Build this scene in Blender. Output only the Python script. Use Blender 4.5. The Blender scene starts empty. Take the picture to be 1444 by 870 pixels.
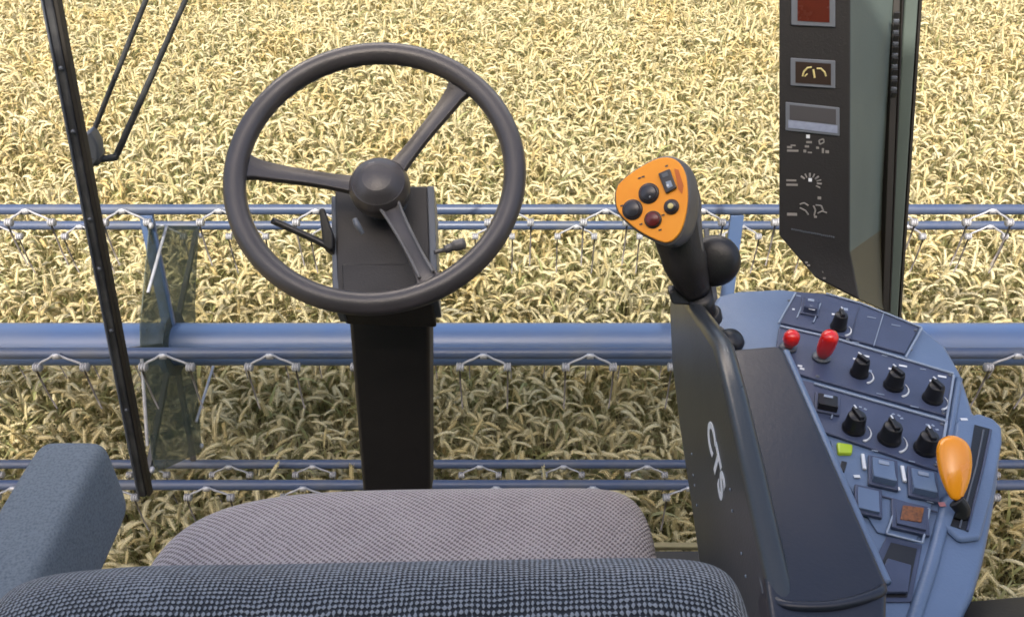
import bpy, bmesh, math, random
from mathutils import Vector, Matrix
random.seed(7)
R = math.radians
S = bpy.context.scene
C = S.collection

# ------------------------------------------------------------------ camera geometry
W0, H0, F0 = 1444.0, 870.0, 1250.0
PITCH = R(36)
CAM = Vector((0, 0, 3.3))
FW = Vector((0, math.cos(PITCH), -math.sin(PITCH)))
UP = Vector((0, math.sin(PITCH), math.cos(PITCH)))
RT = Vector((1, 0, 0))
def ray(px, py):
    return FW + RT * ((px - W0/2) / F0) + UP * (-(py - H0/2) / F0)
def at(px, py, d): return CAM + ray(px, py) * d
def onz(px, py, z):
    r = ray(px, py); return CAM + r * ((z - CAM.z) / r.z)
def onx(px, py, x):
    r = ray(px, py); return CAM + r * (x / r.x)
def ony(px, py, y):
    r = ray(px, py); return CAM + r * (y / r.y)
def onp(px, py, p, n):
    r = ray(px, py); return CAM + r * ((p - CAM).dot(n) / r.dot(n))

# ------------------------------------------------------------------ materials
def mat(name, col, rough=.5, metal=0, bump=0, bscale=300, var=0, vscale=30, spec=.5, coat=0, dirt=None):
    m = bpy.data.materials.new(name); m.use_nodes = True
    nt = m.node_tree; b = nt.nodes['Principled BSDF']
    b.inputs['Base Color'].default_value = (*col, 1)
    b.inputs['Roughness'].default_value = rough
    b.inputs['Metallic'].default_value = metal
    b.inputs['Specular IOR Level'].default_value = spec
    b.inputs['Coat Weight'].default_value = coat
    tc = nt.nodes.new('ShaderNodeTexCoord')
    if var or dirt:
        n = nt.nodes.new('ShaderNodeTexNoise'); n.inputs['Scale'].default_value = vscale; n.inputs['Detail'].default_value = 6
        nt.links.new(tc.outputs['Object'], n.inputs['Vector'])
        mx = nt.nodes.new('ShaderNodeMixRGB'); mx.blend_type = 'MIX'
        d = dirt or tuple(c * .55 for c in col)
        mx.inputs[1].default_value = (*col, 1); mx.inputs[2].default_value = (*d, 1)
        rp = nt.nodes.new('ShaderNodeMapRange'); rp.inputs[1].default_value = .42; rp.inputs[2].default_value = .72
        rp.inputs[4].default_value = var or .5
        nt.links.new(n.outputs[0], rp.inputs[0]); nt.links.new(rp.outputs[0], mx.inputs[0])
        nt.links.new(mx.outputs[0], b.inputs['Base Color'])
        r2 = nt.nodes.new('ShaderNodeMapRange'); r2.inputs[3].default_value = rough * .85; r2.inputs[4].default_value = min(1, rough * 1.25)
        nt.links.new(n.outputs[0], r2.inputs[0]); nt.links.new(r2.outputs[0], b.inputs['Roughness'])
    if bump:
        n = nt.nodes.new('ShaderNodeTexNoise'); n.inputs['Scale'].default_value = bscale; n.inputs['Detail'].default_value = 3
        nt.links.new(tc.outputs['Object'], n.inputs['Vector'])
        bp = nt.nodes.new('ShaderNodeBump'); bp.inputs['Strength'].default_value = bump; bp.inputs['Distance'].default_value = .001
        nt.links.new(n.outputs[0], bp.inputs['Height']); nt.links.new(bp.outputs[0], b.inputs['Normal'])
    return m

def weave(name, dark, light, pitch, thr, rot=0, mixn=.35, aspect=1.0, noise_sc=900, rough=.95):
    """woven cloth: a lattice of lighter flecks over a darker ground, unevenly visible"""
    m = bpy.data.materials.new(name); m.use_nodes = True
    nt = m.node_tree; N = nt.nodes; L = nt.links; b = N['Principled BSDF']
    b.inputs['Roughness'].default_value = rough; b.inputs['Specular IOR Level'].default_value = .15
    b.inputs['Sheen Weight'].default_value = .25
    tc = N.new('ShaderNodeTexCoord'); mp = N.new('ShaderNodeMapping')
    wn = N.new('ShaderNodeTexNoise'); wn.inputs['Scale'].default_value = 45; wn.inputs['Detail'].default_value = 3; L.new(tc.outputs['Object'], wn.inputs['Vector'])
    wm = N.new('ShaderNodeVectorMath'); wm.operation = 'MULTIPLY_ADD'; wm.inputs[1].default_value = (.0035, .0035, .0035)
    L.new(wn.outputs['Color'], wm.inputs[0]); L.new(tc.outputs['Object'], wm.inputs[2]); mp.inputs['Rotation'].default_value = rot if isinstance(rot, tuple) else (0, 0, rot)
    L.new(wm.outputs[0], mp.inputs['Vector'])
    sp = N.new('ShaderNodeSeparateXYZ'); L.new(mp.outputs[0], sp.inputs[0])
    def sinw(sock, p):
        a = N.new('ShaderNodeMath'); a.operation = 'MULTIPLY'; a.inputs[1].default_value = 2 * math.pi / p; L.new(sock, a.inputs[0])
        s = N.new('ShaderNodeMath'); s.operation = 'SINE'; L.new(a.outputs[0], s.inputs[0]); return s.outputs[0]
    yz = N.new('ShaderNodeMath'); yz.operation = 'SUBTRACT'; L.new(sp.outputs['Y'], yz.inputs[0]); L.new(sp.outputs['Z'], yz.inputs[1])
    s1 = sinw(sp.outputs['X'], pitch); s2 = sinw(yz.outputs[0], pitch * aspect)
    mu = N.new('ShaderNodeMath'); mu.operation = 'ADD'; L.new(s1, mu.inputs[0]); L.new(s2, mu.inputs[1])
    n = N.new('ShaderNodeTexNoise'); n.inputs['Scale'].default_value = noise_sc; n.inputs['Detail'].default_value = 3; L.new(tc.outputs['Object'], n.inputs['Vector'])
    n2 = N.new('ShaderNodeTexNoise'); n2.inputs['Scale'].default_value = 26; n2.inputs['Detail'].default_value = 4; L.new(tc.outputs['Object'], n2.inputs['Vector'])
    ad = N.new('ShaderNodeMath'); ad.operation = 'MULTIPLY_ADD'; ad.inputs[1].default_value = 3.0 * mixn; L.new(n.outputs[0], ad.inputs[0]); L.new(mu.outputs[0], ad.inputs[2])
    ad2 = N.new('ShaderNodeMath'); ad2.operation = 'MULTIPLY_ADD'; ad2.inputs[1].default_value = 1.2; L.new(n2.outputs[0], ad2.inputs[0]); L.new(ad.outputs[0], ad2.inputs[2])
    mr = N.new('ShaderNodeMapRange'); mr.inputs[1].default_value = thr; mr.inputs[2].default_value = thr + .85; L.new(ad2.outputs[0], mr.inputs[0])
    mx = N.new('ShaderNodeMixRGB'); mx.inputs[1].default_value = (*dark, 1); mx.inputs[2].default_value = (*light, 1); L.new(mr.outputs[0], mx.inputs[0])
    L.new(mx.outputs[0], b.inputs['Base Color'])
    n3 = N.new('ShaderNodeTexNoise'); n3.inputs['Scale'].default_value = 8; n3.inputs['Detail'].default_value = 4; L.new(tc.outputs['Object'], n3.inputs['Vector'])
    b3 = N.new('ShaderNodeBump'); b3.inputs['Strength'].default_value = .6; b3.inputs['Distance'].default_value = .02; L.new(n3.outputs[0], b3.inputs['Height'])
    bp = N.new('ShaderNodeBump'); bp.inputs['Strength'].default_value = .5; bp.inputs['Distance'].default_value = .0012; L.new(b3.outputs[0], bp.inputs['Normal'])
    L.new(ad.outputs[0], bp.inputs['Height']); L.new(bp.outputs[0], b.inputs['Normal'])
    return m

M = {}
M['wheel'] = mat('wheel_rubber', (.056, .049, .050), .33, bump=.25, bscale=500, var=.5, vscale=18)
M['black'] = mat('black_plastic', (.012, .011, .012), .42, bump=.2, bscale=400)
M['brown'] = mat('brown_black_plastic', (.019, .016, .015), .5, bump=.35, bscale=350, var=.4, vscale=20)
M['trimgrey'] = mat('grey_edge', (.10, .11, .13), .4)
M['pillar'] = mat('pillar_paint', (.032, .032, .036), .5, bump=.1, var=.8, vscale=30, dirt=(.085, .085, .085))
M['greengrey'] = mat('green_grey_panel', (.092, .118, .105), .6, bump=.3, bscale=400, var=.25, vscale=6)
M['greendark'] = mat('olive_panel', (.075, .07, .045), .6, bump=.3, bscale=400)
M['postgreen'] = mat('post_paint', (.10, .125, .11), .45, bump=.1, var=.3, vscale=10)
M['deck'] = mat('console_blue_plastic', (.13, .185, .295), .40, bump=.25, bscale=450, var=.3, vscale=9)
M['plate'] = mat('console_plate', (.060, .074, .13), .38, bump=.25, bscale=500, var=.3, vscale=30)
M['side'] = mat('console_side', (.042, .047, .052), .28, bump=.2, bscale=350, var=.35, vscale=12)
M['pad'] = mat('pad_vinyl', (.015, .017, .028),   .33, bump=.18, bscale=260, var=.4, vscale=10, dirt=(.035, .03, .035))
M['line'] = mat('pale_line', (.28, .33, .42), .5)
M['white'] = mat('white_print', (.75, .76, .78), .5)
M['red'] = mat('red_plastic', (.80, .018, .014), .22, coat=.4)
M['orange'] = mat('orange_plastic', (.95, .33, .006), .25, coat=.4, var=.35, vscale=60, dirt=(.85, .22, .005))
M['face'] = mat('orange_face', (.95, .34, .012), .5, var=.3, vscale=40, dirt=(.85, .24, .01))
M['grip'] = mat('grip_grey', (.11, .105, .105), .4, bump=.2, var=.4, vscale=25, dirt=(.05, .047, .045))
M['lime'] = mat('lime_lens', (.45, .6, .03), .25)
M['amber'] = mat('amber_lens', (.25, .09, .025), .3, var=.8, vscale=400, dirt=(.05, .02, .01))
M['switch'] = mat('switch_blue', (.13, .18, .28), .33, bump=.1)
M['btn'] = mat('button_dark', (.03, .028, .035), .3)
M['btnred'] = mat('button_dark_red', (.12, .012, .012), .3)
M['blue'] = mat('reel_blue_paint', (.062, .105, .215), .33, bump=.12, bscale=60, var=.45, vscale=5, dirt=(.10, .125, .18))
M['bar'] = mat('bar_blue_paint', (.042, .062, .118), .40, bump=.12, bscale=60, var=.6, vscale=7, dirt=(.085, .09, .10))
M['steel'] = mat('tine_zinc', (.42, .42, .44), .45, metal=.35, var=.6, vscale=30)
M['tine'] = mat('tine_wire', (.20, .18, .17), .55, metal=.2)
M['frame'] = mat('display_frame', (.16, .17, .19), .4)
M['screenred'] = mat('display_red', (.11, .018, .009), .25, var=.5, vscale=60, dirt=(.08, .015, .008))
M['screen'] = mat('display_dark', (.045, .028, .022), .2)
M['screengrey'] = mat('display_grey', (.085, .078, .08), .2)
M['lcd'] = mat('display_pale', (.30, .33, .42), .4, var=.5, vscale=150, dirt=(.2, .22, .3))
M['glyph'] = mat('printed_glyph', (.27, .245, .22), .5)
M['glyphyellow'] = mat('glyph_yellow', (.75, .62, .25), .5)
M['rubber'] = mat('rubber_seal', (.018, .014, .010), .6, bump=.2)
M['floor'] = mat('floor_mat', (.04, .038, .035), .8, bump=.5, bscale=200)
M['strip'] = mat('edge_strip', (.26, .22, .11), .6, var=.7, vscale=30)
M['body'] = mat('shade_tank_green', (.10, .20, .10), .4, bump=.1)
M['cush'] = weave('seat_cushion_cloth', (.15, .12, .122), (.42, .375, .375), .0038, 1.5, rot=(0, 0, R(38)), mixn=1.1, aspect=1.5, noise_sc=700)
M['back'] = weave('seat_back_cloth', (.022, .024, .030), (.29, .305, .33), .0031, 2.3, mixn=1.15, noise_sc=520)
M['arm'] = mat('armrest_cloth', (.19, .215, .235), .9, bump=.35, bscale=600, var=.6, vscale=500, dirt=(.08, .09, .11), spec=.15)

def plate_mat():
    m = bpy.data.materials.new('dusty_clear_plate'); m.use_nodes = True
    nt = m.node_tree; N = nt.nodes; L = nt.links; b = N['Principled BSDF']
    b.inputs['Base Color'].default_value = (.09, .105, .08, 1); b.inputs['Roughness'].default_value = .6
    t = N.new('ShaderNodeBsdfTransparent'); t.inputs[0].default_value = (.85, .88, .84, 1)
    tc = N.new('ShaderNodeTexCoord'); n = N.new('ShaderNodeTexNoise'); n.inputs['Scale'].default_value = 12; n.inputs['Detail'].default_value = 5
    L.new(tc.outputs['Object'], n.inputs['Vector'])
    mr = N.new('ShaderNodeMapRange'); mr.inputs[1].default_value = .3; mr.inputs[2].default_value = .7; mr.inputs[3].default_value = .35; mr.inputs[4].default_value = .6
    L.new(n.outputs[0], mr.inputs[0])
    mx = N.new('ShaderNodeMixShader'); L.new(mr.outputs[0], mx.inputs[0]); L.new(b.outputs[0], mx.inputs[1]); L.new(t.outputs[0], mx.inputs[2])
    L.new(mx.outputs[0], N['Material Output'].inputs['Surface']); return m
M['clear'] = plate_mat()
def glass_mat():
    m = bpy.data.materials.new('windscreen_glass'); m.use_nodes = True
    nt = m.node_tree; N = nt.nodes; L = nt.links
    N.remove(N['Principled BSDF'])
    t = N.new('ShaderNodeBsdfTransparent'); t.inputs[0].default_value = (.975, .985, .975, 1)
    g = N.new('ShaderNodeBsdfGlossy'); g.inputs['Roughness'].default_value = .02
    fr = N.new('ShaderNodeFresnel'); fr.inputs[0].default_value = 1.35
    mx = N.new('ShaderNodeMixShader'); L.new(fr.outputs[0], mx.inputs[0]); L.new(t.outputs[0], mx.inputs[1]); L.new(g.outputs[0], mx.inputs[2])
    L.new(mx.outputs[0], N['Material Output'].inputs['Surface']); return m
M['glass'] = glass_mat()

# ------------------------------------------------------------------ object helpers
def tag(o, label=None, cat=None, group=None, kind=None):
    if label: o['label'] = label
    if cat: o['category'] = cat
    if group: o['group'] = group
    if kind: o['kind'] = kind
    return o
def thing(name, label, cat, loc=(0, 0, 0), group=None):
    o = bpy.data.objects.new(name, None); C.objects.link(o); o.location = loc
    o.empty_display_size = .05
    return tag(o, label, cat, group)
def world_of(o):
    v = Vector((0, 0, 0))
    while o is not None:
        v = v + Vector(o.location); o = o.parent
    return v
def obj(name, bm, m, parent=None, smooth=True, bevel=0, seg=3, sub=0, origin=None):
    """link a bmesh given in WORLD coordinates; origin goes to its centre"""
    me = bpy.data.meshes.new(name)
    bmesh.ops.recalc_face_normals(bm, faces=bm.faces)
    if origin is None:
        origin = Vector((0, 0, 0))
        for v in bm.verts: origin += v.co
        origin /= max(1, len(bm.verts))
    origin = Vector(origin)
    bmesh.ops.translate(bm, verts=bm.verts, vec=-origin)
    bm.to_mesh(me); bm.free()
    me.materials.append(M[m] if isinstance(m, str) else m)
    if smooth:
        for p in me.polygons: p.use_smooth = True
    o = bpy.data.objects.new(name, me); C.objects.link(o)
    if parent is not None:
        o.parent = parent; o.location = origin - world_of(parent)
    else: o.location = origin
    if bevel:
        md = o.modifiers.new('bevel', 'BEVEL'); md.width = bevel; md.segments = seg; md.limit_method = 'ANGLE'; md.angle_limit = R(28)
        md.harden_normals = False
    if sub:
        md = o.modifiers.new('sub', 'SUBSURF'); md.levels = sub; md.render_levels = sub
    if smooth and not sub:
        md = o.modifiers.new('wn', 'WEIGHTED_NORMAL'); md.keep_sharp = True
    return o
def prism(pts, vec, bm=None):
    """polygon of 3D points pushed along vec"""
    bm = bm or bmesh.new(); vec = Vector(vec)
    a = [bm.verts.new(p) for p in pts]; b = [bm.verts.new(Vector(p) + vec) for p in pts]
    n = len(pts)
    bm.faces.new(a); bm.faces.new(list(reversed(b)))
    for i in range(n): bm.faces.new((a[i], b[i], b[(i+1) % n], a[(i+1) % n]))
    return bm
def box(c, sx, sy, sz, axes=None, bm=None):
    bm = bm or bmesh.new(); c = Vector(c)
    X, Y, Z = axes or (Vector((1, 0, 0)), Vector((0, 1, 0)), Vector((0, 0, 1)))
    vs = [bm.verts.new(c + X*(i*sx/2) + Y*(j*sy/2) + Z*(k*sz/2)) for i in (-1, 1) for j in (-1, 1) for k in (-1, 1)]
    for f in ((0, 1, 3, 2), (4, 6, 7, 5), (0, 4, 5, 1), (2, 3, 7, 6), (0, 2, 6, 4), (1, 5, 7, 3)): bm.faces.new([vs[i] for i in f])
    return bm
def frame_of(d):
    d = d.normalized(); a = Vector((0, 0, 1)) if abs(d.z) < .9 else Vector((1, 0, 0))
    x = d.cross(a).normalized(); return x, x.cross(d).normalized()
def tube(pts, rad, n=12, bm=None, sx=1, sy=1, ref=None, cap=True):
    """swept tube, rad a number or list"""
    bm = bm or bmesh.new(); pts = [Vector(p) for p in pts]; rings = []
    prevx = None
    for i, p in enumerate(pts):
        d = (pts[min(i+1, len(pts)-1)] - pts[max(i-1, 0)]).normalized()
        if ref is not None: x = Vector(ref) - d * d.dot(Vector(ref)); x.normalize()
        elif prevx is None: x, _ = frame_of(d)
        else: x = (prevx - d * d.dot(prevx)).normalized()
        prevx = x; y = d.cross(x)
        r = rad[i] if isinstance(rad, (list, tuple)) else rad
        rings.append([bm.verts.new(p + x*(math.cos(2*math.pi*k/n)*r*sx) + y*(math.sin(2*math.pi*k/n)*r*sy)) for k in range(n)])
    for a, b in zip(rings, rings[1:]):
        for k in range(n): bm.faces.new((a[k], a[(k+1) % n], b[(k+1) % n], b[k]))
    if cap: bm.faces.new(rings[0]); bm.faces.new(list(reversed(rings[-1])))
    return bm
def lathe(c, axis, prof, n=32, bm=None):
    """prof: list of (radius, height along axis)"""
    bm = bm or bmesh.new(); c = Vector(c); a = Vector(axis).normalized(); x, y = frame_of(a); rings = []
    for r, h in prof:
        if r < 1e-6: rings.append([bm.verts.new(c + a*h)])
        else: rings.append([bm.verts.new(c + a*h + x*(math.cos(2*math.pi*k/n)*r) + y*(math.sin(2*math.pi*k/n)*r)) for k in range(n)])
    for p, q in zip(rings, rings[1:]):
        if len(p) == 1 and len(q) == 1: continue
        for k in range(n):
            if len(p) == 1: bm.faces.new((p[0], q[k], q[(k+1) % n]))
            elif len(q) == 1: bm.faces.new((p[k], p[(k+1) % n], q[0]))
            else: bm.faces.new((p[k], p[(k+1) % n], q[(k+1) % n], q[k]))
    if len(rings[0]) > 1: bm.faces.new(rings[0])
    if len(rings[-1]) > 1: bm.faces.new(rings[-1])
    return bm
def smooth_path(pts, n=6):
    """Catmull-Rom through points"""
    P = [Vector(p) for p in pts]; P = [P[0]*2 - P[1]] + P + [P[-1]*2 - P[-2]]; out = []
    for i in range(1, len(P)-2):
        for k in range(n):
            t = k / n; a, b, c, d = P[i-1], P[i], P[i+1], P[i+2]
            out.append(.5*((2*b) + (c-a)*t + (2*a-5*b+4*c-d)*t*t + (3*b-a-3*c+d)*t**3))
    out.append(P[-2]); return out
def copy_part(src, parent, loc):
    o = src.copy(); C.objects.link(o); o.parent = parent; o.location = loc; return o

# ------------------------------------------------------------------ ground and wheat
g = bmesh.new()
for p in ((-300, -60, 0), (300, -60, 0), (300, 600, 0), (-300, 600, 0)): g.verts.new(p)
g.faces.new(g.verts[:])
gm = mat('soil_and_straw', (.12, .095, .05), .95, bump=.6, bscale=30, var=.8, vscale=9, dirt=(.20, .165, .085))
tag(obj('ground', g, gm, smooth=False, origin=(0, 0, 0)), 'straw-littered soil under the standing wheat', 'ground', kind='structure')

def straw_mat(name, c1, c2, c3, transl=.25):
    m = bpy.data.materials.new(name); m.use_nodes = True
    nt = m.node_tree; N = nt.nodes; L = nt.links; b = N['Principled BSDF']
    b.inputs['Roughness'].default_value = .6; b.inputs['Specular IOR Level'].default_value = .35
    oi = N.new('ShaderNodeObjectInfo'); cr = N.new('ShaderNodeValToRGB')
    e = cr.color_ramp.elements; e[0].color = (*c1, 1); e[1].color = (*c3, 1); e[1].position = 1
    k = e.new(.5); k.color = (*c2, 1)
    L.new(oi.outputs['Random'], cr.inputs[0])
    tc = N.new('ShaderNodeTexCoord'); n = N.new('ShaderNodeTexNoise'); n.inputs['Scale'].default_value = 90
    L.new(tc.outputs['Object'], n.inputs['Vector'])
    mx = N.new('ShaderNodeMixRGB'); mx.blend_type = 'MULTIPLY'; mx.inputs[0].default_value = .35
    pn = N.new('ShaderNodeTexNoise'); pn.inputs['Scale'].default_value = 1.7; pn.inputs['Detail'].default_value = 4   # patches across the field
    L.new(oi.outputs['Location'], pn.inputs['Vector'])
    pr = N.new('ShaderNodeMapRange'); pr.inputs[1].default_value = .48; pr.inputs[2].default_value = .72; pr.inputs[4].default_value = .75; L.new(pn.outputs[0], pr.inputs[0])
    pm = N.new('ShaderNodeMixRGB'); pm.blend_type = 'MULTIPLY'; pm.inputs[2].default_value = (.93, .80, .52, 1); L.new(pr.outputs[0], pm.inputs[0]); L.new(cr.outputs[0], pm.inputs[1])
    L.new(pm.outputs[0], mx.inputs[1]); L.new(n.outputs[0], mx.inputs[2])
    L.new(mx.outputs[0], b.inputs['Base Color'])
    t = N.new('ShaderNodeBsdfTranslucent'); L.new(mx.outputs[0], t.inputs[0])
    ms = N.new('ShaderNodeMixShader'); ms.inputs[0].default_value = transl
    L.new(b.outputs[0], ms.inputs[1]); L.new(t.outputs[0], ms.inputs[2]); L.new(ms.outputs[0], N['Material Output'].inputs['Surface'])
    return m
ear_m = straw_mat('wheat_ear', (.80, .70, .40), (.86, .785, .51), (.70, .58, .28), .33)
stem_m = straw_mat('wheat_stem', (.62, .56, .27), (.68, .61, .33), (.50, .51, .21), .5)
leaf_m = straw_mat('wheat_leaf', (.60, .56, .30), (.46, .50, .21), (.68, .61, .36), .5)

wcol = bpy.data.collections.new('wheat_stalk_kinds')
def stalk(i, low=False):
    rnd = random.Random(100 + i); bm = bmesh.new()
    lean = rnd.uniform(.0, .10); droop = rnd.choice((rnd.uniform(.1, 1.0), rnd.uniform(.8, 2.2), rnd.uniform(1.6, 3.0))); h = .55
    pts = []; p = Vector((0, 0, 0)); ang = rnd.uniform(0, .08)
    nseg = 9
    for k in range(nseg + 1):
        pts.append(p.copy())
        t = k / nseg
        a = ang + lean * t + (droop * .45 * max(0, t - .72) / .28)
        p = p + Vector((math.sin(a), 0, math.cos(a))) * (h / nseg)
    sides = 3 if low else 4
    tube(pts, [.0024 - .0010 * (k / nseg) for k in range(nseg+1)], sides, bm, cap=False)
    for f in bm.faces: f.material_index = 1
    # ear: spikelets in two staggered rows along a curved axis
    L = rnd.uniform(.064, .098); n = 8; a0 = ang + lean + droop * .45
    q = pts[-1].copy(); ax = []
    for k in range(n + 1):
        t = k / n; a = a0 + droop * .62 * t
        ax.append((q.copy(), a)); q = q + Vector((math.sin(a), 0, math.cos(a))) * (L / n)
    tw = rnd.uniform(-.6, .6)
    if low:
        tube([x[0] for x in ax[::2]], [.004, .009, .010, .008, .003], 5, bm)
    else:
        tube([x[0] for x in ax], [.0026, .0046, .0052, .0052, .0052, .005, .0046, .0036, .001], 6, bm)
        for k in range(n):
            p0, a = ax[k]; d = Vector((math.sin(a), 0, math.cos(a))); s = Vector((0, 1, 0)); nrm = d.cross(s)
            wgt = (1 if 0 < k < n-2 else .75)
            for sd in (-1, 1):
                side = (s * math.cos(tw) + nrm * math.sin(tw)) * sd
                base = p0 + d * (.004 * (sd > 0)) + side * .002
                tip = base + d * (.0150 * wgt) + side * .0066
                mid = (base + tip) * .5 + side * .0016
                ww = .0047 * wgt
                o2 = d.cross(side).normalized()
                vb = bm.verts.new(base); vt = bm.verts.new(tip)
                ring = [bm.verts.new(mid + side*ww*.8), bm.verts.new(mid + o2*ww*1.25), bm.verts.new(mid - side*ww*.6), bm.verts.new(mid - o2*ww*1.25)]
                for j in range(4):
                    bm.faces.new((vb, ring[j], ring[(j+1) % 4])); bm.faces.new((ring[j], vt, ring[(j+1) % 4]))
                # short awn
                if rnd.random() < .35:
                    w = bm.verts.new(tip + d * rnd.uniform(.008, .02) + side * .003)
                    bm.faces.new((vt, w, ring[1]))
    # leaves
    nb = len(bm.faces); leaf_faces = []
    for j in range(1 if low else rnd.choice((1, 1, 1, 2))):
        zz = rnd.uniform(.42, .9); bp = pts[int(zz * nseg)]
        ph = rnd.uniform(0, 6.28); ln = rnd.uniform(.12, .24); pr = None; a = rnd.uniform(.3, .8); cur = rnd.uniform(1.2, 2.6); q = bp.copy()
        for k in range(6):
            t = k / 5; w = .0065 * (1 - t ** 2.2) * rnd.uniform(.8, 1.1) + .0004
            dr = Vector((math.cos(ph)*math.sin(a), math.sin(ph)*math.sin(a), math.cos(a)))
            sd = Vector((-math.sin(ph + t*1.2), math.cos(ph + t*1.2), .25*math.sin(t*5)))
            v = (bm.verts.new(q - sd*w), bm.verts.new(q + sd*w))
            if pr: leaf_faces.append(bm.faces.new((pr[0], pr[1], v[1], v[0])))
            pr = v; q = q + dr * (ln / 5); a += cur / 5
    for f in leaf_faces: f.material_index = 2
    me = bpy.data.meshes.new('wheat_stalk'); bm.normal_update(); bm.to_mesh(me); bm.free()
    for m in (ear_m, stem_m, leaf_m): me.materials.append(m)
    for p in me.polygons: p.use_smooth = True
    o = bpy.data.objects.new('wheat_stalk', me); wcol.objects.link(o)
for i in range(24): stalk(i)
lcol = bpy.data.collections.new('wheat_far_kinds')
_w = wcol; wcol = lcol
for i in range(6): stalk(50 + i, True)
wcol = _w

def wheat_area(name, x0, x1, y0, y1, dens, col, seed, label, keep_hole=None):
    bm = bmesh.new(); nx, ny = 30, 24
    vs = [[bm.verts.new((x0 + (x1-x0)*i/nx, y0 + (y1-y0)*j/ny, 0)) for i in range(nx+1)] for j in range(ny+1)]
    for j in range(ny):
        for i in range(nx): bm.faces.new((vs[j][i], vs[j][i+1], vs[j+1][i+1], vs[j+1][i]))
    me = bpy.data.meshes.new(name); bm.to_mesh(me); bm.free()
    me.materials.append(gm)
    o = bpy.data.objects.new(name, me); C.objects.link(o); o.location = (0, 0, .004)
    ng = bpy.data.node_groups.new(name + '_growth', 'GeometryNodeTree')
    ng.interface.new_socket('Geometry', in_out='INPUT', socket_type='NodeSocketGeometry')
    ng.interface.new_socket('Geometry', in_out='OUTPUT', socket_type='NodeSocketGeometry')
    N = ng.nodes; L = ng.links
    gi = N.new('NodeGroupInput'); go = N.new('NodeGroupOutput')
    dp = N.new('GeometryNodeDistributePointsOnFaces'); dp.inputs['Density'].default_value = dens; dp.inputs['Seed'].default_value = seed
    L.new(gi.outputs[0], dp.inputs['Mesh'])
    ci = N.new('GeometryNodeCollectionInfo'); ci.inputs['Collection'].default_value = col; ci.inputs['Separate Children'].default_value = True
    ci.inputs['Reset Children'].default_value = True
    ip = N.new('GeometryNodeInstanceOnPoints'); ip.inputs['Pick Instance'].default_value = True
    L.new(dp.outputs['Points'], ip.inputs['Points']); L.new(ci.outputs[0], ip.inputs['Instance'])
    rv = N.new('FunctionNodeRandomValue'); rv.data_type = 'FLOAT_VECTOR'
    rv.inputs[0].default_value = (-.13, -.13, 0); rv.inputs[1].default_value = (.13, .13, 6.283)
    L.new(rv.outputs[0], ip.inputs['Rotation'])
    # scale: random x slow noise, so that the top of the crop undulates
    rs = N.new('FunctionNodeRandomValue'); rs.data_type = 'FLOAT'; rs.inputs[2].default_value = .74; rs.inputs[3].default_value = 1.10; rs.inputs['Seed'].default_value = 3
    nz = N.new('ShaderNodeTexNoise'); nz.inputs['Scale'].default_value = 1.1; nz.inputs['Detail'].default_value = 3
    ps = N.new('GeometryNodeInputPosition'); L.new(ps.outputs[0], nz.inputs['Vector'])
    ma = N.new('ShaderNodeMath'); ma.operation = 'MULTIPLY_ADD'; ma.inputs[1].default_value = .34; ma.inputs[2].default_value = .83
    L.new(nz.outputs[0], ma.inputs[0])
    mm = N.new('ShaderNodeMath'); mm.operation = 'MULTIPLY'; L.new(ma.outputs[0], mm.inputs[0]); L.new(rs.outputs[1], mm.inputs[1])
    L.new(mm.outputs[0], ip.inputs['Scale'])
    jn = N.new('GeometryNodeJoinGeometry'); L.new(ip.outputs[0], jn.inputs[0])
    L.new(jn.outputs[0], go.inputs[0])
    md = o.modifiers.new('growth', 'NODES'); md.node_group = ng
    tag(o, label, 'wheat', kind='stuff'); return o
wheat_area('wheat', -7, 7, 1.55, 11, 820, wcol, 1, 'dense ripe wheat with pale drooping ears in front of the machine')
wheat_area('distant_wheat', -14, 14, 11, 26, 320, lcol, 2, 'ripe wheat at the top of the view farther out')

# ------------------------------------------------------------------ reel
AX = 38.3
D0, RR = 3.4, .55
ca, sa = math.cos(R(AX)), math.sin(R(AX))
AXY, AXZ = D0 * ca, 3.3 - D0 * sa
def reel_pt(phi, r=RR):   # phi from the normal, + away from the camera
    n = (sa, ca); d = (ca, -sa); c, s = math.cos(R(phi)) * r, math.sin(R(phi)) * r
    return AXY + n[0]*c + d[0]*s, AXZ + n[1]*c + d[1]*s
X0, X1 = -2.78, 2.72
reel = thing('harvester_reel', 'blue pick-up reel with silver spring tines turning over the wheat', 'reel', (0, AXY, AXZ))
obj('central_tube', tube([(X0, AXY, AXZ), (X1, AXY, AXZ)], .082, 40), 'blue', reel, bevel=.003)
def tine_clip(c):
    """double spring tine: bent wire arch clamped on the bar, coil at each end, straight tine hanging down"""
    x, y, z = c; k = .022
    arch = smooth_path([(x-.074, y-k, z-.036), (x-.058, y-k, z-.020), (x-.03, y-k-.002, z-.004), (x, y-k-.003, z+.014),
                        (x+.03, y-k-.002, z-.004), (x+.058, y-k, z-.020), (x+.074, y-k, z-.036)], 4)
    bm = tube(arch, .0040, 8)
    for s in (-1, 1):
        cx = x + s*.076
        tube([(cx-.012, y-k, z-.040), (cx+.012, y-k, z-.040)], .0125, 12, bm)
        for j in range(3):
            lathe((cx + (j-1)*.0085, y-k, z-.040), (1, 0, 0), [(.0128, -.003), (.0155, 0), (.0128, .003)], 12, bm)
    box((x, y-k-.004, z+.008), .022, .012, .016, bm=bm)
    return bm
def tine_wires(c):
    x, y, z = c; k = .022; bm = bmesh.new()
    for s in (-1, 1):
        cx = x + s*.077
        tube([(cx, y-k-.010, z-.045), (cx, y-k-.006, z-.10), (cx-s*.001, y-k+.0, z-.16), (cx-s*.002, y-k+.012, z-.23)], [.0034, .0032, .003, .0024], 6, bm)
    return bm
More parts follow.
